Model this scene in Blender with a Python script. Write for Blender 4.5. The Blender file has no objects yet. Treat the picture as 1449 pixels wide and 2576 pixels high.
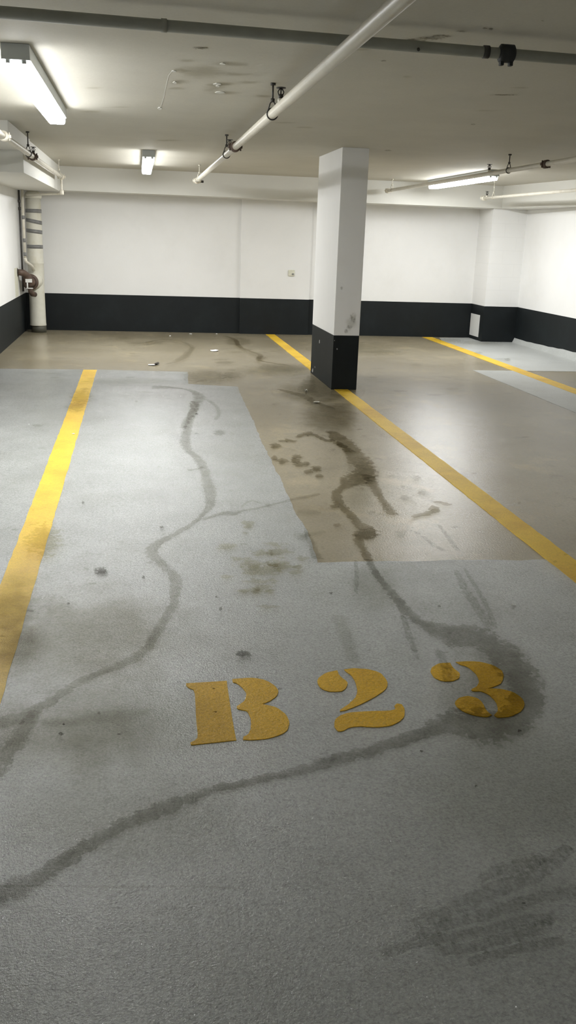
import bpy, bmesh, math, random
from mathutils import Vector, Matrix
random.seed(7)
PI = math.pi
scn = bpy.context.scene
C = scn.collection

# ------------------------------------------------------------------ camera, world, exposure
CAM = Vector((0, 0, 1.5))
FOC = 2333.6
R_ = Vector((0.987499304573216, -0.1539518382389396, 0.03382240337802906))
U_ = Vector((0.011838244194142353, 0.28640954114011163, 0.9580341490355708))
F_ = Vector((0.15717817737146142, 0.9456576580597971, -0.28465174215420386))
cd = bpy.data.cameras.new('camera')
cam = bpy.data.objects.new('camera', cd); C.objects.link(cam)
cd.sensor_fit = 'VERTICAL'; cd.sensor_height = 36.0
cd.lens = FOC / 2576 * 36.0
cd.clip_start = 0.05; cd.clip_end = 100
M = Matrix(((R_.x, U_.x, -F_.x, 0), (R_.y, U_.y, -F_.y, 0), (R_.z, U_.z, -F_.z, 0), (0, 0, 0, 1)))
cam.matrix_world = Matrix.Translation(CAM) @ M
scn.camera = cam
scn.cycles.transparent_max_bounces = 32
scn.view_settings.view_transform = 'Standard'
scn.view_settings.look = 'None'
scn.view_settings.gamma = 1.0
scn.view_settings.use_curve_mapping = False
scn.view_settings.exposure = 0.0
w = bpy.data.worlds.new('world'); scn.world = w; w.use_nodes = True
w.node_tree.nodes['Background'].inputs[0].default_value = (0.05, 0.05, 0.05, 1)
w.node_tree.nodes['Background'].inputs[1].default_value = 0.3
LAMP_POWER = 110.0
REAR_LAMP_POWER = 68.0
LAMP_COLOR = (0.985, 0.995, 0.995)

# ------------------------------------------------------------------ dimensions (metres)
XL, XR, YB, YN = -1.674, 5.931, 14.834, -7.0
ZC, ZB, ZS = 2.34, 0.552, 2.016
YBEAM = 14.183

def fl(px, py, z=0.0):
    """floor (or ceiling) point that was measured at a place in the photograph"""
    d = F_ + R_ * ((px - 724.5) / FOC) - U_ * ((py - 1288.0) / FOC)
    t = (z - CAM.z) / d.z
    return CAM + d * t

# ------------------------------------------------------------------ materials
def nm(name):
    m = bpy.data.materials.new(name); m.use_nodes = True
    nt = m.node_tree; nt.nodes.clear()
    return m, nt, nt.nodes, nt.links

def N(ns, t, **kw):
    n = ns.new(t)
    for k, v in kw.items():
        if k in n.inputs: n.inputs[k].default_value = v
        else: setattr(n, k, v)
    return n

def ramp(ns, stops, interp='LINEAR'):
    r = ns.new('ShaderNodeValToRGB'); e = r.color_ramp.elements
    r.color_ramp.interpolation = interp
    e[0].position, e[0].color = stops[0][0], (*stops[0][1], 1)
    e[1].position, e[1].color = stops[-1][0], (*stops[-1][1], 1)
    for p, c in stops[1:-1]:
        x = e.new(p); x.color = (*c, 1)
    return r

def noisy(name, col, var=0.08, rough=0.6, scale=6, bump=0.0, bscale=60, metallic=0.0, speck=0.0, speck_scale=120, spec=0.5, extra=None, grit=None):
    m, nt, ns, ln = nm(name)
    out = N(ns, 'ShaderNodeOutputMaterial'); b = N(ns, 'ShaderNodeBsdfPrincipled')
    b.inputs['Roughness'].default_value = rough; b.inputs['Metallic'].default_value = metallic
    b.inputs['Specular IOR Level'].default_value = spec
    ln.new(b.outputs[0], out.inputs[0])
    tc = N(ns, 'ShaderNodeTexCoord')
    n1 = N(ns, 'ShaderNodeTexNoise', Scale=scale, Detail=6.0, Roughness=0.6); ln.new(tc.outputs['Object'], n1.inputs['Vector'])
    lo = tuple(c * (1 - var) for c in col); hi = tuple(min(1, c * (1 + var)) for c in col)
    r = ramp(ns, [(0.3, lo), (0.7, hi)]); ln.new(n1.outputs[0], r.inputs[0])
    cur = r.outputs[0]
    if speck:
        n2 = N(ns, 'ShaderNodeTexNoise', Scale=speck_scale, Detail=3.0, Roughness=0.7); ln.new(tc.outputs['Object'], n2.inputs['Vector'])
        r2 = ramp(ns, [(0.32, (1 - speck,) * 3), (0.55, (1, 1, 1)), (0.72, (1 + speck * .5,) * 3)]); ln.new(n2.outputs[0], r2.inputs[0])
        mx = N(ns, 'ShaderNodeMix', data_type='RGBA', blend_type='MULTIPLY'); mx.inputs[0].default_value = 1
        ln.new(cur, mx.inputs[6]); ln.new(r2.outputs[0], mx.inputs[7]); cur = mx.outputs[2]
    if extra: cur = extra(ns, ln, tc, cur)
    ln.new(cur, b.inputs['Base Color'])
    if bump:
        n3 = N(ns, 'ShaderNodeTexNoise', Scale=bscale, Detail=4.0, Roughness=0.6); ln.new(tc.outputs['Object'], n3.inputs['Vector'])
        bp = N(ns, 'ShaderNodeBump', Strength=1.0, Distance=bump); ln.new(n3.outputs[0], bp.inputs['Height']); ln.new(bp.outputs[0], b.inputs['Normal'])
    if grit:      # clear sealer over sand grains: small glossy facets
        wgt, rg, gs, gd = grit
        b.inputs['Coat Weight'].default_value = wgt; b.inputs['Coat Roughness'].default_value = rg
        n4 = N(ns, 'ShaderNodeTexNoise', Scale=gs, Detail=1.0, Roughness=0.5); ln.new(tc.outputs['Object'], n4.inputs['Vector'])
        b4 = N(ns, 'ShaderNodeBump', Strength=1.0, Distance=gd); ln.new(n4.outputs[0], b4.inputs['Height']); ln.new(b4.outputs[0], b.inputs['Coat Normal'])
    return m

def dirt(amount, scale, lo=0.35, hi=0.6, tint=(0.6, 0.58, 0.5), stretch=(1, 1, 1), off=(0, 0, 0)):
    def f(ns, ln, tc, cur):
        mp = N(ns, 'ShaderNodeMapping'); mp.inputs['Scale'].default_value = stretch; mp.inputs['Location'].default_value = off
        ln.new(tc.outputs['Object'], mp.inputs[0])
        n = N(ns, 'ShaderNodeTexNoise', Scale=scale, Detail=8.0, Roughness=0.65); ln.new(mp.outputs[0], n.inputs['Vector'])
        r = ramp(ns, [(lo, (0, 0, 0)), (hi, (1, 1, 1))]); ln.new(n.outputs[0], r.inputs[0])
        mx = N(ns, 'ShaderNodeMix', data_type='RGBA', blend_type='MULTIPLY'); ln.new(cur, mx.inputs[6]); mx.inputs[7].default_value = (*tint, 1)
        ml = N(ns, 'ShaderNodeMath', operation='MULTIPLY'); ml.inputs[1].default_value = amount
        ln.new(r.outputs[0], ml.inputs[0]); ln.new(ml.outputs[0], mx.inputs[0])
        return mx.outputs[2]
    return f
def chain(*fs):
    def f(ns, ln, tc, cur):
        for g in fs: cur = g(ns, ln, tc, cur)
        return cur
    return f
def blocks(ns, ln, tc, cur):
    # faint painted block joints
    mp = N(ns, 'ShaderNodeMapping'); mp.inputs['Rotation'].default_value = (PI / 2, 0, 0); ln.new(tc.outputs['Object'], mp.inputs[0])
    b = N(ns, 'ShaderNodeTexBrick', Scale=1.0); b.inputs['Color1'].default_value = (1, 1, 1, 1); b.inputs['Color2'].default_value = (1, 1, 1, 1)
    b.inputs['Mortar'].default_value = (.965, .965, .965, 1); b.inputs['Mortar Size'].default_value = .005; b.inputs['Brick Width'].default_value = .4; b.inputs['Row Height'].default_value = .2
    ln.new(mp.outputs[0], b.inputs['Vector'])
    mx = N(ns, 'ShaderNodeMix', data_type='RGBA', blend_type='MULTIPLY'); mx.inputs[0].default_value = 1
    ln.new(cur, mx.inputs[6]); ln.new(b.outputs[0], mx.inputs[7]); return mx.outputs[2]

m_white = noisy('white_wall_paint', (0.80, 0.80, 0.79), .02, .55, 1.5, .0006, 40, extra=dirt(.12, 1.7, .5, .8))
m_block = noisy('white_block_paint', (0.80, 0.80, 0.79), .02, .55, 1.5, .0006, 40, extra=blocks)
m_black = noisy('black_wall_paint', (0.0060, 0.0088, 0.0100), .2, .6, 3, .0006, 40, spec=.3, extra=dirt(.3, 3, .5, .7, (1.8, 1.8, 1.7)))
m_ceil = noisy('ceiling_paint', (0.535, 0.515, 0.445), .05, .7, 1.3, .0012, 25, speck=.05, speck_scale=90, extra=dirt(.25, .7, .45, .75, (.8, .78, .7)))
m_beam = noisy('beam_paint', (0.66, 0.655, 0.61), .03, .6, 1.5, .0006, 40)
m_conc = noisy('bare_concrete_floor', (0.315, 0.275, 0.190), .12, .20, 2.2, .0017, 100, spec=.6, speck=.14, speck_scale=60,
               extra=chain(dirt(.75, 1.1, .46, .66, (.66, .63, .56), (1, 1, 1)), dirt(.6, 7, .58, .72, (.62, .59, .52), (1, .6, 1)), dirt(.7, 2.4, .56, .66, (1.25, 1.22, 1.15), (1, .7, 1), (5, 3, 0))))
m_coat = noisy('grey_floor_coating', (0.42, 0.435, 0.42), .08, .24, 2.5, .0021, 165, spec=.35, grit=(.55, .07, 190, .0045), speck=.30, speck_scale=110,
               extra=chain(dirt(.6, 1.1, .48, .72, (.72, .71, .66), (1, .8, 1)), dirt(.55, 12, .60, .75, (.62, .61, .58)), dirt(.5, 45, .5, .7, (.74, .74, .73)), dirt(.6, 2.2, .55, .7, (1.14, 1.14, 1.14), (1, .7, 1), (2, 7, 0))))
m_coat2 = noisy('lighter_grey_coating', (0.50, 0.515, 0.50), .07, .3, 2.5, .0021, 165, speck=.2, speck_scale=110, spec=.5, extra=dirt(.5, 1.6, .5, .72, (.8, .79, .75), (1, .8, 1)))  # lighter copy of the grey coating, for the far patches and the upturn
m_yel = noisy('yellow_line_paint', (0.76, 0.50, 0.04), .06, .48, 4, .0016, 170, speck=.16, speck_scale=120, spec=.35, extra=chain(dirt(.75, 1.6, .47, .7, (.66, .55, .5)), dirt(.5, 16, .58, .7, (.7, .62, .5))))
m_yel2 = noisy('yellow_stencil_paint', (0.76, 0.44, 0.006), .06, .55, 6, .0035, 90, speck=.24, speck_scale=150, spec=.3, extra=dirt(.5, 9, .55, .7, (.8, .75, .7)))
m_pipe = noisy('cream_pipe_paint', (0.64, 0.61, 0.52), .06, .4, 8, .0006, 60, extra=dirt(.5, 7, .56, .7, (.55, .45, .35)))
m_drain = noisy('grey_drain_pipe_paint', (0.33, 0.335, 0.29), .12, .5, 6, .0006, 60)
m_jacket = noisy('pipe_jacket_canvas', (0.66, 0.645, 0.56), .05, .6, 6, .002, 30, extra=dirt(.4, 5, .5, .7, (.75, .68, .5)))
m_tape = noisy('grey_tape', (0.20, 0.20, 0.195), .25, .4, 14)
m_rust = noisy('rusty_iron', (0.085, 0.055, 0.04), .4, .6, 18, .002, 60)
m_dark = noisy('dark_steel', (0.05, 0.047, 0.042), .3, .5, 20)
m_rubber = noisy('black_rubber', (0.022, 0.024, 0.027), .2, .6, 20)
m_metal = noisy('grey_enamel_metal', (0.52, 0.55, 0.55), .05, .4, 5)
m_panel = noisy('white_enamel_panel', (0.72, 0.72, 0.70), .02, .4, 3)
m_cream = noisy('cream_plaster', (0.66, 0.65, 0.54), .08, .6, 30, .002, 60)
m_dirtyblk = noisy('bare_pipe_base', (0.075, 0.073, 0.055), .2, .6, 12)
m_paper = noisy('white_paper', (0.75, 0.75, 0.72), .05, .7, 30)
m_leaf = noisy('dark_leaf', (0.05, 0.04, 0.03), .2, .7, 30)
m_chip = noisy('chipped_plaster', (0.28, 0.28, 0.27), .2, .7, 30)

def emis(name, col, s):
    m, nt, ns, ln = nm(name)
    out = N(ns, 'ShaderNodeOutputMaterial'); e = N(ns, 'ShaderNodeEmission')
    e.inputs[0].default_value = (*col, 1); e.inputs[1].default_value = s; ln.new(e.outputs[0], out.inputs[0]); return m
m_lens = emis('glowing_lens', LAMP_COLOR, LAMP_POWER)
m_rear = emis('weak_glowing_lens', LAMP_COLOR, REAR_LAMP_POWER)
m_lens_side = emis('glowing_lens_side', LAMP_COLOR, LAMP_POWER * .27)
m_right = emis('right_glowing_lens', LAMP_COLOR, LAMP_POWER * .85)
m_right_side = emis('right_glowing_lens_side', LAMP_COLOR, LAMP_POWER * .27)

def film(name, tint, n_amp=.5, nscale=14, soft=.18, streak=(1, 1, 1), density=1.0, patchy=0.0, pscale=40, pstretch=(1, 1, 1), thr=.62):
    """thin see-through layer of damp or dirt; UV.x = 0 in the middle, 1 at its ragged edge"""
    m, nt, ns, ln = nm(name)
    out = N(ns, 'ShaderNodeOutputMaterial')
    uv = N(ns, 'ShaderNodeUVMap'); uv.uv_map = 'edge'
    sx = N(ns, 'ShaderNodeSeparateXYZ'); ln.new(uv.outputs[0], sx.inputs[0])
    tc = N(ns, 'ShaderNodeTexCoord'); mp = N(ns, 'ShaderNodeMapping'); mp.inputs['Scale'].default_value = streak
    ln.new(tc.outputs['Object'], mp.inputs[0])
    no = N(ns, 'ShaderNodeTexNoise', Scale=nscale, Detail=6.0, Roughness=0.62); ln.new(mp.outputs[0], no.inputs['Vector'])
    ma = N(ns, 'ShaderNodeMath', operation='MULTIPLY_ADD'); ln.new(no.outputs[0], ma.inputs[0]); ma.inputs[1].default_value = n_amp * 2; 
    s2 = N(ns, 'ShaderNodeMath', operation='SUBTRACT'); ln.new(sx.outputs[0], s2.inputs[0]); s2.inputs[1].default_value = n_amp
    ln.new(s2.outputs[0], ma.inputs[2])
    mr = N(ns, 'ShaderNodeMapRange', interpolation_type='SMOOTHSTEP')
    mr.inputs[1].default_value = thr - soft; mr.inputs[2].default_value = thr + soft; mr.inputs[3].default_value = density; mr.inputs[4].default_value = 0
    ln.new(ma.outputs[0], mr.inputs[0]); cur = mr.outputs[0]
    # guard so nothing reaches the mesh border
    g = N(ns, 'ShaderNodeMapRange'); g.inputs[1].default_value = .85; g.inputs[2].default_value = 1; g.inputs[3].default_value = 1; g.inputs[4].default_value = 0
    ln.new(sx.outputs[0], g.inputs[0])
    mg = N(ns, 'ShaderNodeMath', operation='MULTIPLY'); ln.new(cur, mg.inputs[0]); ln.new(g.outputs[0], mg.inputs[1]); cur = mg.outputs[0]
    if patchy:
        mp2 = N(ns, 'ShaderNodeMapping'); mp2.inputs['Scale'].default_value = pstretch; ln.new(tc.outputs['Object'], mp2.inputs[0])
        n2 = N(ns, 'ShaderNodeTexNoise', Scale=pscale, Detail=4.0, Roughness=0.7); ln.new(mp2.outputs[0], n2.inputs['Vector'])
        r = N(ns, 'ShaderNodeMapRange'); r.inputs[1].default_value = .38; r.inputs[2].default_value = .62; r.inputs[3].default_value = 1 - patchy; r.inputs[4].default_value = 1
        ln.new(n2.outputs[0], r.inputs[0])
        mm = N(ns, 'ShaderNodeMath', operation='MULTIPLY'); ln.new(cur, mm.inputs[0]); ln.new(r.outputs[0], mm.inputs[1]); cur = mm.outputs[0]
    mx = N(ns, 'ShaderNodeMix', data_type='RGBA'); mx.inputs[6].default_value = (1, 1, 1, 1); mx.inputs[7].default_value = (*tint, 1); ln.new(cur, mx.inputs[0])
    t = N(ns, 'ShaderNodeBsdfTransparent'); ln.new(mx.outputs[2], t.inputs[0]); ln.new(t.outputs[0], out.inputs[0])
    return m
f_wet = film('damp_trail_film', (.79, .785, .76), 1.2, 30, .07, thr=.74, patchy=.45, pscale=14)
f_wetdark = film('wet_concrete_film', (.66, .64, .58), 1.2, 22, .06, thr=.76, patchy=.3, pscale=9)
f_trail = film('damp_coating_film', (.70, .695, .67), 1.1, 30, .08, thr=.70, patchy=.4, pscale=12)
f_faint = film('faint_damp_film', (.88, .88, .86), .5, 9, .3)
f_wash = film('dirty_wash_film', (.74, .73, .69), .6, 5, .35, patchy=.35, pscale=12)
f_oil = film('oil_spot_film', (.28, .27, .25), 1.3, 90, .08, patchy=.6, pscale=160)
f_olive = film('olive_blot_film', (.84, .825, .76), 1.5, 26, .14)
f_tyre = film('tyre_rubber_film', (.68, .68, .66), .7, 34, .16, patchy=.75, pscale=60, pstretch=(1.6, .5, 1))
f_scuff = film('scuff_film', (.66, .66, .64), .7, 40, .3, patchy=.7, pscale=60)
f_mould = film('mould_film', (.45, .43, .38), .9, 60, .2, patchy=.9, pscale=45)
f_ceil = film('ceiling_smudge_film', (.86, .85, .82), .7, 14, .4)

# ------------------------------------------------------------------ geometry helpers
class MB:
    def __init__(s): s.bm = bmesh.new(); s.uv = None
    def box(s, x0, y0, z0, x1, y1, z1, mi=0, bevel=0):
        b = bmesh.new(); r = bmesh.ops.create_cube(b, size=1)
        for v in b.verts: v.co = Vector((x0 + (v.co.x + .5) * (x1 - x0), y0 + (v.co.y + .5) * (y1 - y0), z0 + (v.co.z + .5) * (z1 - z0)))
        if bevel: bmesh.ops.bevel(b, geom=b.edges[:], offset=bevel, segments=2, affect='EDGES', profile=.6)
        for f in b.faces: f.material_index = mi
        s.merge(b); return s
    def merge(s, b):
        me = bpy.data.meshes.new('tmp'); b.to_mesh(me); b.free(); s.bm.from_mesh(me); bpy.data.meshes.remove(me)
    def tube(s, pts, r, n=20, cap=True, mi=0, radii=None):
        pts = [Vector(p) for p in pts]; rings = []
        prev = None
        for i, p in enumerate(pts):
            if i == 0: t = (pts[1] - p).normalized()
            elif i == len(pts) - 1: t = (p - pts[i - 1]).normalized()
            else: t = ((pts[i + 1] - p).normalized() + (p - pts[i - 1]).normalized()).normalized()
            if prev is None:
                a = Vector((0, 0, 1)) if abs(t.z) < .9 else Vector((1, 0, 0)); u = t.cross(a).normalized()
            else: u = (prev - t * prev.dot(t)).normalized()
            prev = u; v = t.cross(u); rr = radii[i] if radii else r
            rings.append([s.bm.verts.new(p + (u * math.cos(2 * PI * k / n) + v * math.sin(2 * PI * k / n)) * rr) for k in range(n)])
        for a, b in zip(rings, rings[1:]):
            for k in range(n):
                f = s.bm.faces.new((a[k], a[(k + 1) % n], b[(k + 1) % n], b[k])); f.smooth = True; f.material_index = mi
        if cap:
            f = s.bm.faces.new(rings[0][::-1]); f.material_index = mi
            f = s.bm.faces.new(rings[-1]); f.material_index = mi
        return s
    def torus(s, c, axis, R, r, n=24, m=8):
        c = Vector(c); ax = Vector(axis).normalized(); u = ax.orthogonal().normalized(); v = ax.cross(u)
        rings = []
        for i in range(n):
            d = u * math.cos(2 * PI * i / n) + v * math.sin(2 * PI * i / n)
            rings.append([s.bm.verts.new(c + d * (R + r * math.cos(2 * PI * k / m)) + ax * r * math.sin(2 * PI * k / m)) for k in range(m)])
        for i in range(n):
            a, b = rings[i], rings[(i + 1) % n]
            for k in range(m):
                f = s.bm.faces.new((a[k], b[k], b[(k + 1) % m], a[(k + 1) % m])); f.smooth = True
        return s
    def prism(s, pts, z0, z1, mi=0, bottom=True):
        from mathutils.geometry import tessellate_polygon
        P = [Vector((p[0], p[1], 0)) for p in pts]
        if sum(a.x * b.y - b.x * a.y for a, b in zip(P, P[1:] + P[:1])) < 0: P.reverse()
        b = bmesh.new(); n = len(P)
        lo = [b.verts.new((p.x, p.y, z0)) for p in P]; hi = [b.verts.new((p.x, p.y, z1)) for p in P]
        for t in tessellate_polygon([P]):
            i, j, k = t
            cr_ = (P[j] - P[i]).cross(P[k] - P[i]).z
            if abs(cr_) < 1e-12: continue
            if cr_ < 0: j, k = k, j
            try:
                b.faces.new((hi[i], hi[j], hi[k]))
                if bottom: b.faces.new((lo[k], lo[j], lo[i]))
            except ValueError: pass
        for i in range(n): b.faces.new((lo[i], lo[(i + 1) % n], hi[(i + 1) % n], hi[i]))
        for f in b.faces: f.material_index = mi
        s.merge(b); s.norec = True; return s
    def build(s, name, mats, parent=None, recalc=True):
        if recalc and not getattr(s, 'norec', False): bmesh.ops.recalc_face_normals(s.bm, faces=s.bm.faces[:])
        me = bpy.data.meshes.new(name); s.bm.to_mesh(me); s.bm.free()
        for m in (mats if isinstance(mats, (list, tuple)) else [mats]): me.materials.append(m)
        o = bpy.data.objects.new(name, me); C.objects.link(o)
        if parent:
            o.parent = parent; o.matrix_parent_inverse = parent.matrix_world.inverted() if parent.type == 'EMPTY' and False else Matrix.Identity(4)
        return o

def tag(o, label=None, cat=None, group=None, kind=None):
    if label: o['label'] = label
    if cat: o['category'] = cat
    if group: o['group'] = group
    if kind: o['kind'] = kind
    return o

def empty(name, loc):
    o = bpy.data.objects.new(name, None); C.objects.link(o); o.location = loc; o.empty_display_size = .1
    return o

def part(mb, name, mat, parent):
    """mesh given in world coordinates, made local to its parent's base"""
    off = Vector((0, 0, 0)); p = parent
    while p: off += p.location; p = p.parent
    bmesh.ops.translate(mb.bm, verts=mb.bm.verts[:], vec=-off)
    return mb.build(name, mat, parent)

# ------------------------------------------------------------------ setting
def struct(o, label, cat): return tag(o, label, cat, kind='structure')
floor = struct(MB().box(XL - .2, YN, -.15, XR + .2, YB + .2, 0).build('floor', m_conc), 'bare beige concrete garage floor with damp stains', 'floor')
struct(MB().box(XL - .2, YN, ZC, XR + .2, YB + .2, ZC + .2).build('ceiling', m_ceil), 'low painted concrete ceiling slab', 'ceiling')
ceiling = bpy.data.objects['ceiling']
def banded(mb, x0, y0, x1, y1, zt=ZC):
    mb.box(x0, y0, 0, x1, y1, ZB, 1); mb.box(x0, y0, ZB, x1, y1, zt, 0)
b = MB(); banded(b, XL - .2, YB, XR + .2, YB + .2)
struct(b.build('wall_back', [m_white, m_black]), 'white back wall with a black painted lower band', 'wall')
b = MB(); banded(b, XL - .2, YN, XL, YB)
wl = struct(b.build('wall_left', [m_white, m_black]), 'white left wall with a black painted lower band', 'wall')
b = MB(); banded(b, XR, YN, XR + .2, YB)
struct(b.build('wall_right', [m_white, m_black]), 'white right wall with a black painted lower band', 'wall')
b = MB(); banded(b, XL, YN - .2, XR, YN)
struct(b.build('wall_front', [m_white, m_black]), 'white wall behind the viewer with a black lower band', 'wall')
b = MB(); banded(b, 1.576, 14.792, 2.676, YB, ZS)
struct(b.build('trim_1', [m_white, m_black]), 'shallow pilaster in the middle of the back wall', 'pilaster')
b = MB(); banded(b, 5.383, 14.243, XR, YB, ZS)
struct(b.build('trim_2', [m_block, m_black]), 'block pilaster in the far right corner', 'pilaster')
struct(MB().box(XL, YBEAM, ZS, XR, YB, ZC).build('trim_3', m_beam), 'deep white beam across the top of the back wall', 'beam')
# beam along the right wall (slightly skewed to the wall)
struct(MB().prism([(5.49, YBEAM), (5.68, 12.1), (5.68, YN), (XR, YN), (XR, YBEAM)], ZS, ZC).build('trim_4', m_beam), 'white beam along the top of the right wall', 'beam')
# stepped boxed-in beam on the left
b = MB().box(XL, 8.52, 2.20, -1.045, 10.2, ZC)
struct(b.build('trim_5', m_beam), 'short shallow boxed beam under the left ceiling edge', 'beam')
b = MB().box(XL, 9.74, 2.0, -1.065, YBEAM, ZC - .0)
struct(b.build('trim_6', m_beam), 'deep boxed beam above the corner pipes', 'beam')
# coating turned up at the foot of the right wall
pts = []
b = MB()
prev = None
yy = 4.0
top = []
while yy < 14.25:
    top.append((yy, .08 + .012 * random.random() + .02 * math.sin(yy * 1.7))); yy += .16
lo = [b.bm.verts.new((XR - .035, y, .002)) for y, z in top]
hi = [b.bm.verts.new((XR - .004, y, z)) for y, z in top]
bk = [b.bm.verts.new((XR + .01, y, z)) for y, z in top]
for i in range(len(top) - 1):
    b.bm.faces.new((lo[i], lo[i + 1], hi[i + 1], hi[i])); b.bm.faces.new((hi[i], hi[i + 1], bk[i + 1], bk[i]))
struct(b.build('trim_7', m_coat2), 'grey coating turned up at the foot of the right wall', 'skirting')

# grey traffic coating, 2 mm thick, laid over the concrete
edge_px = [(0, 928), (120, 929), (250, 930), (360, 933), (472, 936), (473, 952), (474, 966), (520, 969), (560, 971), (597, 973), (606, 996), (617, 1016), (628, 1038), (641, 1066),
           (652, 1098), (664, 1122), (679, 1151), (692, 1180), (708, 1210), (724, 1246), (741, 1286), (753, 1306), (767, 1327), (776, 1348), (788, 1384), (799, 1416),
           (860, 1414), (975, 1412), (1090, 1412), (1130, 1409), (1250, 1409), (1310, 1411), (1370, 1408), (1449, 1409)]
poly = [(XL, 10.56)] + [tuple(fl(*p))[:2] for p in edge_px] + [(XR, 4.08), (XR, YN), (XL, YN)]
# jitter along the edge
def jit(poly, amp=.006, step=.06):
    out = []
    for i, p in enumerate(poly):
        q = poly[(i + 1) % len(poly)]; p = Vector(p); q = Vector(q); L = (q - p).length; n = max(1, int(L / step)) if L < 4 else 1
        d = (q - p) / L; nn = Vector((-d.y, d.x))
        for k in range(n): out.append(tuple(p + (q - p) * k / n + nn * (random.uniform(-amp, amp) if k else 0)))
    return out
struct(MB().prism(jit(poly), 0, .002).build('floor_coating', m_coat), 'grey textured coating over the near part of the floor', 'floor coating')
struct(MB().prism(jit([(4.055, 4.2), (4.64, 4.2), (4.64, 10.925), (4.055, 10.925)]), 0, .002).build('floor_coating', m_coat2), 'narrow grey coating strip left of the far right yellow line', 'floor coating')
struct(MB().prism(jit([(4.66, 10.925), (XR, 10.925), (XR, 14.24), (5.383, 14.24), (5.383, YB), (4.85, YB - .1), (4.66, 13.9)]), 0, .002).build('floor_coating', m_coat2), 'grey coating patch in the far right corner', 'floor coating')

# ------------------------------------------------------------------ yellow lines
def line(x0, x1, y0, y1, label):
    pts = []
    n = int((y1 - y0) / .08)
    for k in range(n + 1): pts.append((x0 + random.uniform(-.0025, .0025), y0 + (y1 - y0) * k / n))
    for k in range(n, -1, -1): pts.append((x1 + random.uniform(-.0025, .0025), y0 + (y1 - y0) * k / n))
    o = MB().prism(pts, 0, .0035).build('parking_line', m_yel)
    return tag(o, label, 'parking line', 'yellow parking bay lines')
line(-.606, -.461, -3, 10.56, 'left yellow parking line running across the grey coating')
line(1.994, 2.138, -3, YB - .08, 'long yellow parking line running under the concrete column')
line(4.568, 4.742, 2.0, YB - .05, 'far right yellow parking line beyond the column, near the corner')

# ------------------------------------------------------------------ B 2 3
def zc(x, y): return (440 + x / 1.575, 1620 + y / 1.575)
def smooth(pts, sharp=()):
    out = []; n = len(pts)
    for i in range(n):
        p0, p1, p2, p3 = [Vector(pts[(i + k) % n]) for k in (-1, 0, 1, 2)]
        a0 = p1 if i in sharp else None
        for t in (0, .25, .5, .75):
            m1 = (p2 - p0) * .35 if i not in sharp else (p2 - p1) * .4
            m2 = (p3 - p1) * .35 if (i + 1) % n not in sharp else (p2 - p1) * .4
            h = (2*t**3 - 3*t**2 + 1) * p1 + (t**3 - 2*t**2 + t) * m1 + (-2*t**3 + 3*t**2) * p2 + (t**3 - t**2) * m2
            out.append(h)
    return out
def glyph(name, outlines, label, cat):
    b = MB(); allp = []
    for pts, sharp in outlines:
        w_ = [fl(*zc(p[0], p[1])) for p in smooth(pts, sharp)]
        w_ = [(p.x + random.uniform(-.0006, .0006), p.y + random.uniform(-.0006, .0006)) for p in w_]
        b.prism(w_, .0015, .0042)
    return tag(b.build(name, m_yel2), label, cat, 'stencilled bay number')
glyph('painted_letter', [
    ([(45,160),(205,150),(222,270),(243,385),(150,395),(65,404),(62,395),(80,385),(90,370),(85,300),(78,200),(72,185),(55,178),(45,168)], (0,1,3,5)),
    ([(228,143),(300,138),(350,145),(390,165),(410,190),(400,212),(375,230),(345,242),(400,255),(440,285),(453,315),(445,345),(420,362),(370,378),(300,384),(270,383),(272,372),(290,362),(300,340),(300,300),(285,270),(250,262),(245,252),(262,240),(278,225),(282,200),(270,180),(245,160),(230,155)], (0,7,15)),
], 'yellow stencilled letter B painted on the grey floor', 'painted letter')
glyph('painted_digit', [
    ([(643,108),(600,118),(570,138),(565,158),(580,180),(615,192),(660,190),(680,175),(683,155),(665,140),(650,125)], (0,)),
    ([(670,105),(710,100),(770,105),(815,120),(840,150),(840,175),(820,195),(780,220),(730,245),(680,265),(655,270),(655,265),(690,240),(715,215),(722,190),(715,155),(700,130),(680,115)], (0,10)),
    ([(632,330),(635,305),(660,285),(700,275),(780,270),(850,268),(872,262),(870,250),(880,240),(900,245),(910,265),(908,290),(890,310),(850,328),(790,333),(730,330),(690,335),(665,348),(645,348)], ()),
], 'yellow stencilled digit 2 painted between the B and the 3', 'painted number')
glyph('painted_digit', [
    ([(1090,78),(1050,80),(1020,95),(1013,115),(1030,138),(1060,150),(1100,150),(1125,138),(1128,120),(1110,105),(1098,92)], (0,)),
    ([(1112,75),(1160,72),(1210,75),(1260,88),(1295,110),(1302,135),(1290,160),(1265,172),(1240,180),(1290,182),(1340,195),(1375,220),(1385,245),(1370,270),(1330,290),(1280,295),(1265,285),(1278,270),(1275,240),(1250,210),(1215,192),(1180,190),(1175,183),(1195,172),(1205,150),(1190,120),(1160,95),(1130,85)], (0,8)),
    ([(1110,235),(1125,218),(1160,210),(1200,220),(1220,240),(1235,268),(1255,285),(1230,293),(1180,285),(1140,270),(1115,250)], (6,)),
], 'dirt-smeared yellow stencilled digit 3, rightmost of the bay number', 'painted number')

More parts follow.
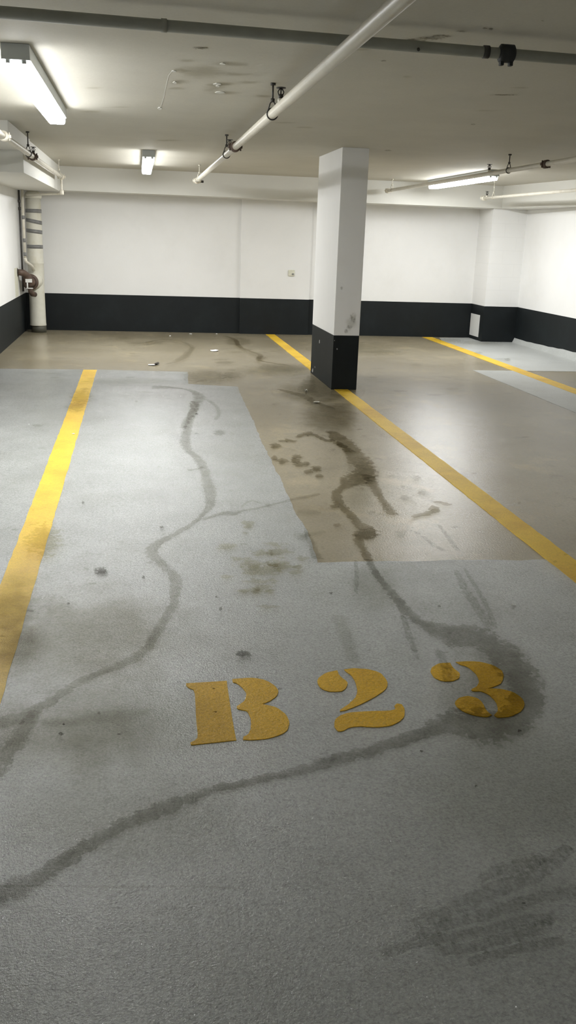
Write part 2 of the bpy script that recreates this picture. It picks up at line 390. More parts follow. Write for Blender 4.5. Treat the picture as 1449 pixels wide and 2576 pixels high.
# ------------------------------------------------------------------ column
colm = empty('concrete_column', (2.094, 9.958, 0)); tag(colm, 'white square-cornered concrete column with a black painted foot', 'column')
CX0, CX1, CY0, CY1 = 1.961, 2.227, 9.355, 10.561
part(MB().box(CX0, CY0, ZB, CX1, CY1, ZC, bevel=.004), 'shaft', m_white, colm)
part(MB().box(CX0, CY0, 0, CX1, CY1, ZB, bevel=.004), 'painted_foot', m_black, colm)
def chip(face, u, z, s, name='paint_chip', mat=m_chip, n=9):
    b = MB(); vs = []
    for k in range(n):
        a = 2 * PI * k / n; r = s * random.uniform(.55, 1.1)
        du, dz = r * math.cos(a), r * math.sin(a)
        vs.append((CX0 - .0015, u + du * 1.4, z + dz) if face == 'L' else (u + du, CY0 - .0015, z + dz))
    f = b.bm.faces.new([b.bm.verts.new(v) for v in vs])
    e = bmesh.ops.extrude_face_region(b.bm, geom=[f]); 
    bmesh.ops.translate(b.bm, verts=[v for v in e['geom'] if isinstance(v, bmesh.types.BMVert)], vec=(.003, 0, 0) if face == 'L' else (0, .003, 0))
    part(b, name, mat, colm)
chip('L', 10.09, .405, .022); chip('L', 10.43, .045, .03); chip('L', 10.3, .10, .012); chip('F', 2.003, .415, .010); chip('F', 1.972, .50, .006)

# ------------------------------------------------------------------ film decals
zoff = [.0046]
def uvlayer(b): return b.bm.loops.layers.uv.new('edge')
def strip(pts, mat, name='damp_trail', parent=None, widen=1.75, wscale=1.0):
    """pts: (px, py, width px) on the floor"""
    P = []
    for x, y, w_ in pts:
        c = fl(x, y); 
        d = (c - CAM).length; P.append((c, w_ * d / FOC * .5 * widen * wscale))
    # widths seen across the trail; resample with Catmull-Rom
    Q = []
    for i in range(len(P) - 1):
        p0, p1, p2, p3 = P[max(0, i - 1)][0], P[i][0], P[i + 1][0], P[min(len(P) - 1, i + 2)][0]
        for t in [k / 5 for k in range(5)]:
            h = .5 * ((2 * p1) + (-p0 + p2) * t + (2*p0 - 5*p1 + 4*p2 - p3) * t*t + (-p0 + 3*p1 - 3*p2 + p3) * t**3)
            Q.append((h, P[i][1] * (1 - t) + P[i + 1][1] * t))
    Q.append(P[-1])
    b = MB(); uv = uvlayer(b); zoff[0] += .00012; z = zoff[0]
    rows = []
    n = len(Q)
    for i, (c, r) in enumerate(Q):
        a = Q[max(0, i - 1)][0]; e = Q[min(n - 1, i + 1)][0]; t = (e - a); t.z = 0; t.normalize(); nn = Vector((-t.y, t.x, 0))
        # compensate foreshortening: width was measured across the trail in the image
        view = Vector((c.x, c.y, 0)).normalized(); k = abs(nn.dot(view)); sin_e = CAM.z / (c - CAM).length
        rr = r / math.sqrt((k * sin_e) ** 2 + (1 - k * k)) 
        endf = 0 if i in (0, n - 1) else 1
        rows.append(([b.bm.verts.new((c.x + nn.x * rr * q, c.y + nn.y * rr * q, z)) for q in (-1, 0, 1)], endf))
    for (a, ea), (c, ec) in zip(rows, rows[1:]):
        for j in (0, 1):
            f = b.bm.faces.new((a[j], a[j + 1], c[j + 1], c[j]))
            vals = {a[j]: 1 if j == 0 or not ea else 0, a[j + 1]: 1 if j == 1 or not ea else 0, c[j]: 1 if j == 0 or not ec else 0, c[j + 1]: 1 if j == 1 or not ec else 0}
            for l in f.loops: l[uv].uv = (vals[l.vert], 0)
    return b.build(name, mat, parent or floor)
def blot(px, py, rx, ry, mat, name='stain', parent=None, z=None, ang=0):
    """ellipse with pixel radii on the floor"""
    if z is None: zoff[0] += .00012; zz = zoff[0]; zp = 0
    else: zz = z - .0015; zp = z
    c = fl(px, py, zp); b = MB(); uv = uvlayer(b); n = 20
    cv = b.bm.verts.new((c.x, c.y, zz)); ring = []
    for k in range(n):
        a = 2 * PI * k / n; dx, dy = rx * 1.5 * math.cos(a), ry * 1.5 * math.sin(a)
        ca, sa = math.cos(ang), math.sin(ang)
        q = fl(px + dx * ca - dy * sa, py + dx * sa + dy * ca, zp); ring.append(b.bm.verts.new((q.x, q.y, zz)))
    for k in range(n):
        f = b.bm.faces.new((cv, ring[k], ring[(k + 1) % n]))
        for l in f.loops: l[uv].uv = (0 if l.vert is cv else 1, 0)
    if z is not None:
        for f in b.bm.faces: f.normal_flip()
    return b.build(name, mat, parent or floor, recalc=False)

# trail down the left of the bay
strip([(380,975,6),(430,976,5),(465,980,8),(490,988,14),(502,1000,20),(492,1018,20),(484,1040,14),(470,1060,14),(458,1080,12)], f_wet)
strip([(490,1010,18),(484,1040,14),(476,1065,12),(468,1095,18),(466,1118,20),(474,1135,14),(492,1150,16),(506,1168,20),(516,1190,16),(520,1212,22),(528,1240,24),(530,1268,18),(514,1292,10),(480,1322,12),(428,1352,14),(396,1370,20),(380,1392,26),(398,1410,20),(420,1435,18),(443,1458,22),(441,1490,20),(436,1522,18),(415,1560,18),(390,1600,18),(366,1635,20),(336,1660,22),(300,1676,16),(244,1698,14),(190,1725,16),(130,1765,20),(80,1795,24),(30,1815,22),(-60,1840,20)], f_wet)
strip([(90,1790,20),(66,1830,30),(40,1870,36),(0,1910,50),(-60,1990,60)], f_wet, wscale=.9)
strip([(470,1185,5),(492,1182,6),(512,1176,8)], f_wet)
strip([(100,1822,14),(200,1814,18),(300,1800,22),(380,1792,14)], f_faint)
strip([(540,1058,8),(550,1045,8),(545,1025,8),(520,1005,10)], f_faint)
blot(552, 1090, 12, 6, f_wet)
strip([(806,1244,8),(775,1250,10),(740,1257,9),(700,1268,6),(660,1278,6),(610,1287,6),(588,1292,14),(550,1296,8),(510,1310,10)], f_wet)
strip([(660,1270,6),(630,1262,5),(605,1280,6)], f_faint)
# wet trail on the right of the bay
strip([(748,1103,10),(762,1095,12),(790,1096,10),(815,1107,10),(840,1112,12),(862,1125,16),(880,1140,20)], f_wetdark)
strip([(700,1112,6),(722,1110,8),(745,1113,8)], f_wetdark)
strip([(830,1085,20),(860,1110,44),(888,1135,40),(902,1160,56),(918,1182,44),(908,1200,70),(890,1212,60),(868,1226,22),(848,1240,22),(850,1262,24),(872,1288,22),(898,1314,24),(922,1338,50),(915,1350,50),(902,1362,24),(914,1382,22),(928,1414,20)], f_wetdark, wscale=.8)
strip([(926,1408,20),(940,1436,16),(962,1468,18),(990,1500,24),(1020,1538,26),(1060,1570,30),(1120,1592,50),(1180,1606,70),(1240,1630,74),(1286,1670,80),(1316,1725,80),(1322,1775,80),(1290,1812,80),(1225,1826,90),(1150,1826,66),(1096,1836,44),(1040,1856,30),(990,1874,30),(935,1892,32),(880,1906,28),(830,1918,28),(780,1936,26),(720,1950,22),(650,1966,20),(590,1980,20),(530,1990,16),(470,2015,28),(410,2040,38),(350,2064,32),(290,2090,32),(230,2125,34),(170,2165,36),(110,2203,38),(40,2240,42),(-60,2270,44)], f_trail, wscale=.85)
strip([(925,1195,26),(940,1225,20),(958,1255,14),(975,1278,18),(988,1298,26)], f_wetdark)
blot(905, 1250, 34, 30, f_faint); blot(912, 1196, 34, 28, f_wet); blot(925, 1346, 28, 13, f_wet)
blot(825, 1055, 60, 40, f_wash, 'damp_wash'); blot(800, 985, 80, 26, f_wash, 'damp_wash')
strip([(1033,1303,8),(1062,1298,12),(1085,1292,16),(1100,1284,10),(1078,1280,10)], f_wetdark, widen=1.9)
strip([(1092,1264,6),(1110,1268,8),(1134,1274,12)], f_wetdark, widen=1.9)
blot(1062, 1240, 10, 7, f_wet); blot(1020, 1255, 14, 5, f_wet); blot(1008, 1347, 12, 8, f_wet); blot(1046,1205,10,6,f_wet)
for x, y, a, c in ((748,1152,10,4),(742,1162,10,4),(758,1170,14,5),(795,1182,10,5),(710,1162,10,5),(692,1124,10,5),(775,1190,8,4),(690,1155,6,4),(803,1200,7,3),(840,1277,8,3),(850,1325,8,3)):
    blot(x, y, a * 1.2, c * 1.2, f_wetdark)
strip([(745,1290,8),(780,1292,12),(810,1292,8)], f_faint); blot(760, 1357, 10, 8, f_wet); strip([(735,1350,8),(780,1348,14),(820,1340,8)], f_faint)
blot(940, 1480, 60, 60, f_faint)
strip([(765,1330,6),(778,1360,14),(790,1390,20),(800,1412,24)], f_wet, wscale=.8)
# olive blots in the middle of the coating
for x, y, a, c in ((625,1320,16,5),(622,1330,12,4),(614,1345,8,3),(660,1395,30,7),(700,1392,30,8),(640,1425,44,9),(660,1440,50,12),(600,1410,26,6),(716,1432,30,8),(660,1468,40,7),(628,1490,30,6),(662,1486,24,8),(645,1494,44,5),(672,1532,26,4),(568,1458,16,5),(700,1420,30,10),(750,1432,16,6),(740,1445,16,5),(570,1380,26,10),(690,1375,26,5),(760,1410,14,5)):
    blot(x, y, a, c, f_olive)
# oil and dark spots
blot(254, 1442, 16, 9, f_oil, 'oil_spot'); blot(612, 1652, 18, 8, film('greasy_spot_film', (.45, .45, .43), .8, 50, .15), 'oil_spot')
blot(407, 1332, 5, 3, f_oil, 'oil_spot'); blot(555, 1538, 4, 4, f_oil, 'oil_spot'); blot(153, 1855, 6, 5, f_oil, 'oil_spot'); blot(832, 1918, 20, 8, f_scuff, 'oil_spot')
for x, y in ((172,1526),(250,1803),(540,1799),(648,1712),(704,1742),(209,1270),(495,1045),(1305,1848),(1060,1900),(1196,1987),(832,1500),(1316,2285),(1104,1533),(160,1832),(361,1460),(545,1510),(299,1858),(538,1742)):
    blot(x, y, random.uniform(2.5, 5), random.uniform(2, 3.5), f_oil, 'oil_spot')
for k in range(46):
    blot(random.uniform(0, 1449), random.uniform(1000, 1700), random.uniform(3, 12), random.uniform(1, 3), random.choice((f_scuff, f_faint, f_wet)), 'stain')
for k in range(30):
    blot(random.uniform(130, 1449), random.uniform(858, 1000), random.uniform(6, 22), random.uniform(1, 3), random.choice((f_faint, f_wet, f_faint)), 'stain')
# line dirt
blot(205, 1005, 26, 16, f_olive); blot(190, 1030, 20, 10, f_wet); blot(214, 985, 10, 3, f_wet); blot(110,1370,40,40,f_olive); blot(60, 1470, 60, 20, f_faint); blot(30, 1550, 70, 60, f_wash); blot(40, 1650, 60, 60, f_wash)
# stains at the far end
strip([(365,868,8),(385,862,10),(410,858,6),(440,861,5),(468,868,8),(484,878,8),(474,890,12),(460,903,16),(440,915,10),(415,922,6)], f_wet)
strip([(560,848,6),(590,858,8),(602,876,8),(628,888,8),(655,898,10),(650,910,8),(676,917,6),(730,925,3)], f_wetdark)
blot(600, 862, 26, 8, f_wet); blot(520, 940 + 12, 50, 15, f_wet); blot(582, 950, 26, 7, f_wet); blot(345, 866, 26, 3, f_wet); blot(310, 855, 20, 3, f_faint)
blot(690, 935, 90, 12, f_faint); blot(715, 930, 60, 9, f_wet); blot(900, 880, 90, 14, f_faint); blot(960, 890, 40, 3, f_wet); blot(1205, 866, 50, 4, f_wet); blot(1120,860,36,4,f_wet)
strip([(700,985,8),(735,995,14),(765,1003,20),(790,1018,14),(840,1035,8)], f_wetdark); strip([(783,950,12),(772,975,26),(775,995,30)], f_wet)
# big blotchy soiling near the bottom left, around the 3 and top of the grey field
blot(230, 1620, 230, 110, f_wash, 'dirty_wash'); blot(150, 1860, 260, 90, f_wash, 'dirty_wash'); blot(340, 1830, 200, 110, f_faint, 'dirty_wash')
blot(1230, 1745, 110, 100, f_wash, 'dirty_wash')
blot(300, 2060, 300, 120, f_faint, 'dirty_wash'); blot(1300, 2000, 260, 160, f_faint, 'dirty_wash'); blot(330, 965, 130, 8, f_faint, 'dirty_wash')
# tyre marks
strip([(1030,2350,24),(1110,2325,36),(1180,2290,40),(1260,2255,44),(1340,2225,40),(1400,2180,40),(1430,2150,24)], f_tyre, 'tyre_mark', wscale=.85)
strip([(1200,2240,20),(1250,2215,34),(1310,2200,34),(1370,2180,30)], f_tyre, 'tyre_mark', wscale=.85)
strip([(1040,2385,20),(1130,2350,26),(1220,2325,30),(1310,2295,30),(1390,2275,30),(1470,2270,34)], f_tyre, 'tyre_mark', wscale=.85)
strip([(950,2430,24),(1060,2395,24),(1180,2375,26),(1300,2345,26),(1400,2330,26)], f_tyre, 'tyre_mark', wscale=.85)
strip([(1080,2420,24),(1180,2410,26),(1280,2385,26),(1390,2350,26)], f_tyre, 'tyre_mark', wscale=.85)
strip([(1170,2450,20),(1250,2425,24),(1340,2405,24),(1420,2390,20)], f_tyre, 'tyre_mark', wscale=.85)
strip([(1145,1445,14),(1165,1490,22),(1190,1530,24),(1215,1570,24),(1230,1600,16)], f_tyre, 'tyre_mark', wscale=.85)
strip([(1165,1440,8),(1195,1490,12),(1225,1545,14),(1245,1600,14)], f_tyre, 'tyre_mark', wscale=.85)
strip([(1060,1360,10),(1090,1385,14),(1120,1400,10)], f_tyre, 'tyre_mark', wscale=.85); strip([(1100,1330,8),(1130,1370,14),(1150,1400,14)], f_tyre, 'tyre_mark', wscale=.85)
strip([(895,1420,10),(896,1470,12),(895,1510,8)], f_tyre, 'tyre_mark', wscale=.85); strip([(1010,1560,14),(1030,1620,18),(1050,1680,8)], f_tyre, 'tyre_mark', wscale=.85)
strip([(850,1560,30),(870,1620,30),(890,1690,20)], f_faint, 'tyre_mark'); strip([(1100,1650,20),(1120,1700,30),(1125,1740,16)], f_tyre, 'tyre_mark', wscale=.85)
# seam of an older coating layer bottom left
strip([(-40,2256,5),(150,2255,4),(300,2258,5),(480,2256,4),(620,2262,3)], f_faint, 'coating_seam', widen=1.6)

# ceiling marks
for x, y, a, c in ((470,152,16,3),(455,177,18,4),(450,205,22,6),(445,222,18,3),(580,160,40,5),(590,186,34,4),(560,210,22,4),(565,233,34,4),(545,215,24,8),(500,180,50,14),(530,226,18,4)):
    blot(x, y, a, c, f_ceil, 'smudge', ceiling, ZC)
for x, y, a, c in ((1045,100,34,4),(1110,90,26,3),(1160,78,14,2),(1219,70,6,2),(1236,72,5,3),(1366,51,4,2),(1085,95,30,4),(976,378,8,1.5),(965,152,8,2),(505,120,20,3),(1190,312,6,2),(1270,238,30,1.5),):
    blot(x, y, a, c, f_mould, 'mould_spot', ceiling, ZC)
for k in range(16):
    blot(random.uniform(180, 1449), random.uniform(110, 360), random.uniform(8, 40), random.uniform(1, 3), f_ceil, 'smudge', ceiling, ZC)
def flake(px, py, sx, sy):
    c = fl(px, py, ZC); b = MB(); n = 8; vs = []
    for k in range(n):
        a = 2 * PI * k / n; q = fl(px + sx * math.cos(a) * random.uniform(.6, 1), py + sy * math.sin(a) * random.uniform(.6, 1), ZC); vs.append((q.x, q.y))
    b.prism(vs, ZC - .003, ZC + .001)
    b.build('paint_flake', m_beam, ceiling)
for p in ((437,178,8,2),(440,207,6,4),(402,272,7,4),(553,232,16,3),(545,211,14,3),(560,160,8,3),(548,216,6,3)): flake(*p)
cr = MB(); pc = [fl(433, 178, ZC), fl(424, 190, ZC), fl(418, 215, ZC), fl(412, 245, ZC), fl(404, 270, ZC)]
cr.tube([(p.x, p.y, ZC) for p in pc], .001, 6); cr.build('filled_crack', m_beam, ceiling)

# column scuffs on the front face
def colfilm(x, z, rx, rz, mat):
    b = MB(); uv = uvlayer(b); n = 16; y = CY0 - .0012
    cv = b.bm.verts.new((x, y, z)); ring = [b.bm.verts.new((x + rx * 1.5 * math.cos(2 * PI * k / n), y, z + rz * 1.5 * math.sin(2 * PI * k / n))) for k in range(n)]
    for k in range(n):
        f = b.bm.faces.new((cv, ring[k], ring[(k + 1) % n]))
        for l in f.loops: l[uv].uv = (0 if l.vert is cv else 1, 0)
    part(b, 'scuff_mark', mat, colm)
colfilm(2.15, .73, .03, .05, f_scuff); colfilm(2.12, .64, .025, .03, f_scuff); colfilm(2.14, .69, .05, .06, f_faint); colfilm(2.09, .60, .02, .02, f_scuff); colfilm(2.02, 1.02, .012, .015, f_scuff)

# ------------------------------------------------------------------ fluorescent fittings
def fitting(x, y, label, ref=None, mats=None):
    L, hw = 2.44, .066
    root = empty('fluorescent_fitting', (x, y, ZC)); tag(root, label, 'ceiling light', 'fluorescent ceiling fittings')
    if ref:
        for ch in ref.children:
            c = ch.copy(); C.objects.link(c); c.parent = root
            if mats and ch.name.startswith('lens'):
                c.data = ch.data.copy(); c.data.materials[0] = mats[0]; c.data.materials[1] = mats[1]
            for g in ch.children: d = g.copy(); C.objects.link(d); d.parent = c
        return root
    h = MB(); h.box(x - hw, y, ZC - .066, x + hw, y + L, ZC, bevel=.003)
    hous = part(h, 'housing', m_metal, root)
    for yy, sgn in ((y, -1), (y + L, 1)):
        e = MB(); e.box(x - hw - .001, yy - .004 if sgn < 0 else yy - .02, ZC - .072, x + hw + .001, yy + .02 if sgn < 0 else yy + .004, ZC - .001, bevel=.002)
        for s in (-1, 1): e.tube([(x + s * .036, yy + .012 - sgn * .0, ZC - .070), (x + s * .036, yy + .012, ZC - .088)], .013, 12)
        part(e, 'end_cap', m_metal, root)
    # wraparound lens: tapered trough
    prof = [(-.060, -.0665), (-.060, -.092), (-.056, -.108), (-.046, -.116), (.046, -.116), (.056, -.108), (.060, -.092), (.060, -.0665)]
    b = MB(); rows = []
    for yy, sc in ((y + .022, .94), (y + .03, 1), (y + L - .03, 1), (y + L - .022, .94)):
        rows.append([b.bm.verts.new((x + px * (sc if sc < 1 else 1), yy, ZC - .0665 + (pz + .0665) * sc)) for px, pz in prof])
    for a, c in zip(rows, rows[1:]):
        for i in range(len(prof) - 1): f = b.bm.faces.new((a[i], c[i], c[i + 1], a[i + 1])); f.smooth = True
    b.bm.faces.new(rows[0][::-1]); b.bm.faces.new(rows[-1]); b.bm.normal_update()
    for f in b.bm.faces:
        if abs(f.normal.z) < .6: f.material_index = 1
    part(b, 'lens', [m_lens, m_lens_side], root)
    return root
f1 = fitting(-.565, 5.03, 'long lit fluorescent ceiling light, nearest, at the upper left')
fitting(.135, 10.77, 'lit fluorescent ceiling light seen end-on before the back wall', f1)
fitting(4.2, 11.2, 'lit fluorescent ceiling light behind the right sprinkler pipe', f1, (m_right, m_right_side))
fitting(1.6, -4.6, 'lit fluorescent ceiling light behind the viewer', f1, (m_rear, m_rear))

# ------------------------------------------------------------------ sprinkler pipes
def coupling(p, r, root, axis=(0, 1, 0), w=.035, mat=m_rust, bolts=True, name='coupling'):
    p = Vector(p); a = Vector(axis).normalized()
    b = MB(); b.tube([p - a * w, p - a * w * .8, p + a * w * .8, p + a * w], r, 20, radii=[r + .004, r + .014, r + .014, r + .004])
    if bolts:
        s = a.cross(Vector((0, 0, 1))).normalized()
        for k in (-1, 1):
            c = p + s * k * (r + .016); b.box(c.x - .014, c.y - .014, c.z - .012, c.x + .014, c.y + .014, c.z + .012, bevel=.003)
            b.tube([c + Vector((0, 0, -.03)), c + Vector((0, 0, .03))], .006, 8)
    return part(b, name, mat, root)
def hanger(p, r, root, mat=m_dark):
    p = Vector(p); h = MB()
    h.tube([(p.x, p.y, p.z + r + .045), (p.x, p.y, ZC - .001)], .0055, 8)
    h.tube([(p.x, p.y, ZC - .012), (p.x, p.y, ZC)], .016, 10)
    hh = part(h, 'hanger_rod', mat, root)
    c = MB(); c.torus(p + Vector((0, 0, 0.0)), (0, 1, 0), r + .004, .004, 20, 6)
    for s in (-1, 1): c.tube([(p.x + s * (r + .002), p.y, p.z + .008), (p.x + s * r * .5, p.y, p.z + r + .03), (p.x, p.y, p.z + r + .046)], .004, 6)
    c.tube([(p.x, p.y, p.z + r + .036), (p.x, p.y, p.z + r + .056)], .012, 8)
    part(c, 'pipe_clamp', mat, root)
def head(p, r, root):
    p = Vector(p); z = p.z + r
    b = MB()
    b.tube([(p.x, p.y, z - .008), (p.x, p.y, z + .014)], .017, 10)
    sh = part(b, 'outlet', m_pipe, root)
    b = MB()
    b.tube([(p.x, p.y, z + .014), (p.x, p.y, z + .026), (p.x, p.y, z + .036)], .012, 10, radii=[.012, .014, .009])
    for s in (-1, 1): b.tube([(p.x + s * .010, p.y, z + .03), (p.x + s * .016, p.y, z + .048), (p.x + s * .004, p.y, z + .066)], .0035, 6)
    b.tube([(p.x, p.y, z + .036), (p.x, p.y, z + .066)], .004, 6)
    b.tube([(p.x, p.y, z + .066), (p.x, p.y, z + .070)], .027, 16)
    part(b, 'sprinkler_head', m_dark, root)

def run(name, a, b_, r, label, bends=None):
    root = empty(name, (a[0], a[1], a[2])); tag(root, label, 'sprinkler pipe', 'sprinkler pipes')
    b = MB(); b.tube([a, b_] + (bends or []), r, 24)
    part(b, 'pipe_run', m_pipe, root); return root
def along(a, b, y):
    t = (y - a[1]) / (b[1] - a[1]); return tuple(a[i] + (b[i] - a[i]) * t for i in range(3))
# main
a, b_ = (.745, -6.8, 2.175), (.803, 13.28, 2.175)
root = run('sprinkler_pipe', a, b_, .027, 'cream sprinkler pipe crossing the middle of the ceiling, in front of the column')
coupling(along(a, b_, 7.95), .027, root)
part(MB().tube([(a[0], 3.86, 2.175), (a[0], 3.92, 2.175)], .029, 20), 'sleeve', m_pipe, root) if False else None
hanger(along(a, b_, 5.75), .027, root); hanger(along(a, b_, 8.75), .027, root); hanger(along(a, b_, 12.7), .027, root, m_pipe)
head(along(a, b_, 5.42), .027, root); head(along(a, b_, 8.45), .027, root)
coupling(along(a, b_, 13.25), .027, root, w=.04, mat=m_pipe, name='end_fitting')
e = Vector(b_); h = MB(); h.tube([(e.x + .0, e.y - .02, e.z), (e.x + .09, e.y - .02, e.z - .01)], .016, 10); part(h, 'end_outlet', m_dark, root)
# right
a, b_ = (3.62, -6.8, 2.19), (3.64, 14.0, 2.19)
a = (3.44, -6.8, 2.19); 
root = run('sprinkler_pipe', a, b_, .022, 'cream sprinkler pipe hanging beside the right fluorescent light')
coupling(along(a, b_, 8.3), .022, root); hanger(along(a, b_, 9.2), .022, root); hanger(along(a, b_, 13.75), .022, root, m_pipe); head(along(a, b_, 9.75), .022, root)
coupling(along(a, b_, 13.97), .022, root, w=.04, mat=m_pipe, name='end_fitting')
# far right
a, b_ = (5.30, -6.8, 2.13), (4.98, 13.75, 2.13)
a = (5.52, -6.8, 2.13) if False else (5.42, -6.8, 2.13)
b_ = (5.00, 13.7, 2.13)
root = run('sprinkler_pipe', a, b_, .02, 'thin cream sprinkler pipe running along the right wall beam')
hanger(along(a, b_, 13.3), .02, root, m_pipe); head(along(a, b_, 13.55), .02, root); coupling(along(a, b_, 13.67), .02, root, w=.03, mat=m_pipe, name='end_fitting')
# left with drop and corner run
a = (-1.0, 4.0, 2.15); b_ = (-.975, 13.28, 2.15)
a = (-1.0, -6.8, 2.15)
root = run('sprinkler_pipe', a, b_, .024, 'cream sprinkler pipe along the left boxed beam, dropping at its end')
coupling(along(a, b_, 7.75), .024, root, w=.06, mat=m_pipe); coupling(along(a, b_, 9.75), .024, root)
hanger(along(a, b_, 9.4), .024, root); hanger(along(a, b_, 12.9), .024, root, m_pipe); head(along(a, b_, 9.85), .024, root)
d = MB(); d.tube([(b_[0], b_[1] - .02, 2.15), (b_[0], b_[1] - .02, 1.97), (b_[0] - .006, b_[1] - .018, 1.945), (b_[0] - .03, b_[1], 1.937), (-1.2, 13.55, 1.935), (-1.50, 13.98, 1.93)], .014, 14)
part(d, 'drop_pipe', m_pipe, root)
coupling((b_[0], b_[1] - .02, 1.955), .014, root, (0, 0, 1), .03, m_pipe, False, 'elbow'); coupling(along(a, b_, 13.25), .024, root, w=.035, mat=m_pipe, name='end_fitting')

# drain pipe across the ceiling
dz, dy = 2.268, 4.10
def dyat(x): return 3.985 + .058 * (x + .5)
root = empty('drain_pipe', (1.0, dy, dz)); tag(root, 'dull grey drain pipe running across the ceiling near the top', 'drain pipe')
b = MB(); b.tube([(XL + .01, dyat(XL), dz), (XR - .26, dyat(XR), dz)], .022, 24); part(b, 'pipe_run', m_drain, root)

coupling((1.545, dyat(1.545), dz), .022, root, (1, 0, 0), .034, m_rubber, False, 'rubber_coupling')
for s in (-.02, .02): part(MB().box(1.545 + s - .008, dyat(1.5) - .012, dz - .048, 1.545 + s + .008, dyat(1.5) + .012, dz - .026, bevel=.003), 'clamp_screw', m_rubber, root)
b = MB(); x = 1.452; b.tube([(x - .012, dyat(x), dz), (x + .012, dyat(x), dz)], .0255, 20); part(b, 'steel_band', m_dark, root)
b = MB(); x = .113; b.tube([(x - .011, dyat(x), dz), (x + .011, dyat(x), dz)], .025, 20); part(b, 'strap', m_drain, root)
b = MB(); x = 1.15; b.tube([(x, dyat(x) - .015, dz - .012), (x, dyat(x) - .021, dz - .017)], .006, 10); part(b, 'plug', m_dark, root)

# ------------------------------------------------------------------ corner riser with jacket, tee and valve
bx, by, br = -1.475, 14.5, .115
root = empty('insulated_riser_pipe', (bx, by, 0)); tag(root, 'thick cream jacketed pipe with grey tape bands and a rusty elbow, far left corner', 'pipe')
zs = [.10, .105, .14, .3, .55, .72, .8, .99, 1.0, 1.012, 1.3, 1.6, 1.9]
rr = [br + .004, br + .006, br + .002, br, br - .002, br, br + .001, br, br + .008, br, br - .004, br - .006, br - .006]
part(MB().tube([(bx, by, z) for z in zs], br, 32, radii=rr), 'jacket', m_jacket, root)
part(MB().tube([(bx, by, 1.90), (bx, by, 1.93), (bx, by, 1.975), (bx, by, 2.0)], br, 32, radii=[br, br + .012, br - .01, br - .04]), 'collar', m_jacket, root)
part(MB().tube([(bx + .01, by, 0), (bx + .01, by, .11)], .108, 28), 'bare_base', m_dirtyblk, root)
for z, tilt in ((1.728, 0), (1.585, .02), (1.447, .012), (1.232, 0)):
    b = MB(); b.tube([(bx, by, z - .026), (bx, by, z + .026)], br - .001, 32)
    for v in b.bm.verts: v.co.z += -(v.co.x - bx) / br * tilt
    part(b, 'tape_band', m_tape, root)
# tee stub towards the viewer and left
ax = Vector((-.13, -.99, 0)).normalized(); c0 = Vector((bx, by, .745))
st = MB(); st.tube([c0, c0 + ax * .10, c0 + ax * .33], .088, 28, radii=[.11, .106, .102]); part(st, 'tee_stub', m_jacket, root)
b = MB(); b.torus(c0 + ax * .12, ax, .104, .007); part(b, 'stub_seam', m_jacket, root)
root2 = root
e0 = c0 + ax * .33
part(MB().tube([e0, e0 + ax * .008, e0 + ax * .05, e0 + ax * .06], .09, 28, radii=[.104, .112, .112, .09]), 'grooved_coupling', m_rust, root2)
e1 = e0 + ax * .06
part(MB().tube([e1 + Vector((0, 0, -.01)), e1 + Vector((0, -.04, .01)), e1 + Vector((-.02, -.07, .06)), e1 + Vector((-.05, -.10, .11)), e1 + Vector((-.075, -.16, .135)), (XL + .035, e1.y - .19, .885), (XL + .003, e1.y - .192, .885)], .036, 20, radii=[.088, .078, .06, .05, .046, .044, .044]), 'elbow', m_rust, root2)
part(MB().tube([e1 + Vector((.0, .02, -.05)), e1 + Vector((.0, .02, -.13)), e1 + Vector((.02, .06, -.17)), e1 + Vector((.05, .12, -.18))], .036, 18), 'drain_branch', m_rust, root2)
q = e1 + Vector((0, -.07, 0))
part(MB().box(q.x - .05, q.y - .06, q.z + .0, q.x + .04, q.y - .0, q.z + .05, bevel=.006), 'bracket', m_panel, root2)
part(MB().tube([(q.x - .025, q.y - .05, q.z), (q.x - .025, q.y - .05, q.z - .075)], .01, 10), 'drain_cock', m_panel, root2)
part(MB().box(q.x - .04, q.y - .065, q.z - .085, q.x + .05, q.y - .03, q.z - .073, bevel=.002), 'handle', m_panel, root2)
# hole in the left wall
part_loc = MB()
hy0, hy1, hz0, hz1 = 13.60, 13.95, .56, .95
part_loc.box(XL - .001, hy0, hz0, XL + .004, hy1, hz1)
o = part_loc.build('wall_patch', m_cream, wl)
b = MB(); b.torus((XL + .004, e1.y - .19, .885), (1, 0, 0), .05, .008); b.build('pipe_sleeve', m_dark, wl)
# thin riser
root = empty('thin_riser_pipe', (-1.595, 14.2, 1.0)); tag(root, 'thin cream vertical pipe with grey bands left of the thick riser', 'pipe')
tx, ty = -1.575, 14.08
part(MB().tube([(tx, ty, 1.06), (tx, ty, 2.0)], .019, 16), 'pipe_run', m_pipe, root)
for z in (1.63, 1.32, 1.13): part(MB().tube([(tx, ty, z - .025), (tx, ty, z + .025)], .0205, 16), 'tape_band', m_tape, root)
part(MB().tube([(tx, ty, 1.08), (tx + .01, ty, 1.03), (tx + .05, ty + .1, .99), (tx + .07, ty + .2, .96), (tx + .08, ty + .28, .90)], .022, 14), 'bent_tail', m_pipe, root)
root = empty('shadow_rod', (-1.645, 14.32, .6)); tag(root, 'dark narrow conduit standing in for the corner shadow behind the thin riser', 'rod')  # dark rod added in place of the shadow behind the thin riser
part(MB().tube([(-1.648, 14.32, .6), (-1.648, 14.32, 2.0)], .014, 14), 'shadow_rod_run', m_dark, root)
for z in (1.85, 1.75): part(MB().tube([(-1.648, 14.32, z - .02), (-1.648, 14.32, z + .02)], .019, 14), 'shadow_rod_ring', m_dark, root)

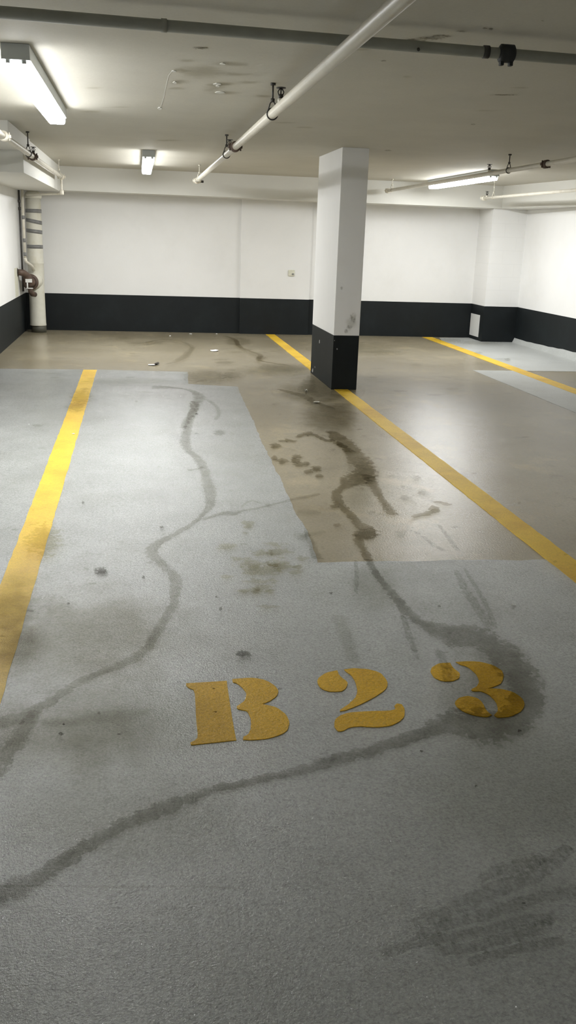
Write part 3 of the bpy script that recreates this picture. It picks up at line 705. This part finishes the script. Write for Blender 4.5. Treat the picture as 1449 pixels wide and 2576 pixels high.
# ------------------------------------------------------------------ small wall things
b = MB(); b.box(5.375, 14.40, .055, 5.383, 14.805, .40, bevel=.002)
o = b.build('access_panel', m_panel); tag(o, 'white rectangular panel on the black side of the corner pilaster', 'panel')
root = empty('wall_box', (2.372, 14.79, .95)); tag(root, 'small cream box on the back wall pilaster left of the column', 'wall box')
part(MB().box(2.33, 14.775, .905, 2.425, 14.795, 1.0, bevel=.006), 'cover', m_cream, root)
part(MB().box(2.385, 14.765, .925, 2.415, 14.78, .95, bevel=.004), 'knob', m_chip, root)

# ------------------------------------------------------------------ litter
def scrap(px, py, sx, sy, mat, label, name='paper_scrap', h=.012, n=9):
    c = fl(px, py); b = MB(); top = []; bot = []
    for k in range(n):
        a = 2 * PI * k / n; r = random.uniform(.6, 1)
        q = fl(px + sx * r * math.cos(a), py + sy * r * math.sin(a)); zz = .004 + random.random() * h
        top.append(b.bm.verts.new((q.x, q.y, zz + .0015))); bot.append(b.bm.verts.new((q.x, q.y, zz)))
    ct = b.bm.verts.new((c.x, c.y, .006)); cb = b.bm.verts.new((c.x, c.y, .0045))
    for k in range(n):
        j = (k + 1) % n; b.bm.faces.new((ct, top[k], top[j])); b.bm.faces.new((cb, bot[j], bot[k])); b.bm.faces.new((top[k], bot[k], bot[j], top[j]))
    return tag(b.build(name, mat), label, 'litter', 'litter on the floor')
scrap(540, 883, 15, 2.5, m_paper, 'long pale paper scrap on the far beige floor', h=.006)
scrap(383, 919, 11, 2.2, m_paper, 'pale paper scrap beside the dark leaf near the coating edge', h=.006)
scrap(394, 917, 8, 3, m_leaf, 'dark curled leaf touching a pale scrap near the coating edge', 'dead_leaf', .03)
scrap(769, 985, 5, 3, m_paper, 'small crumpled scrap on the damp floor left of the column', h=.03)
scrap(797, 1013, 9, 1.6, m_paper, 'thin scrap on the damp floor just below the column foot', h=.01)
scrap(185, 1093, 5, 1.5, m_paper, 'tiny white scrap on the left yellow line', h=.003)
scrap(1291, 1525, 8, 2, m_paper, 'small pale scrap on the grey coating at the right', h=.004)
scrap(480, 841, 5, 1, m_paper, 'tiny white scrap at the foot of the back wall', h=.004)
scrap(545, 841, 3, 1, m_paper, 'smallest white scrap at the foot of the back wall, toward the pilaster', h=.004)
scrap(428, 846, 3, 1, m_paper, 'tiny white scrap just in front of the back wall, leftmost', h=.004)
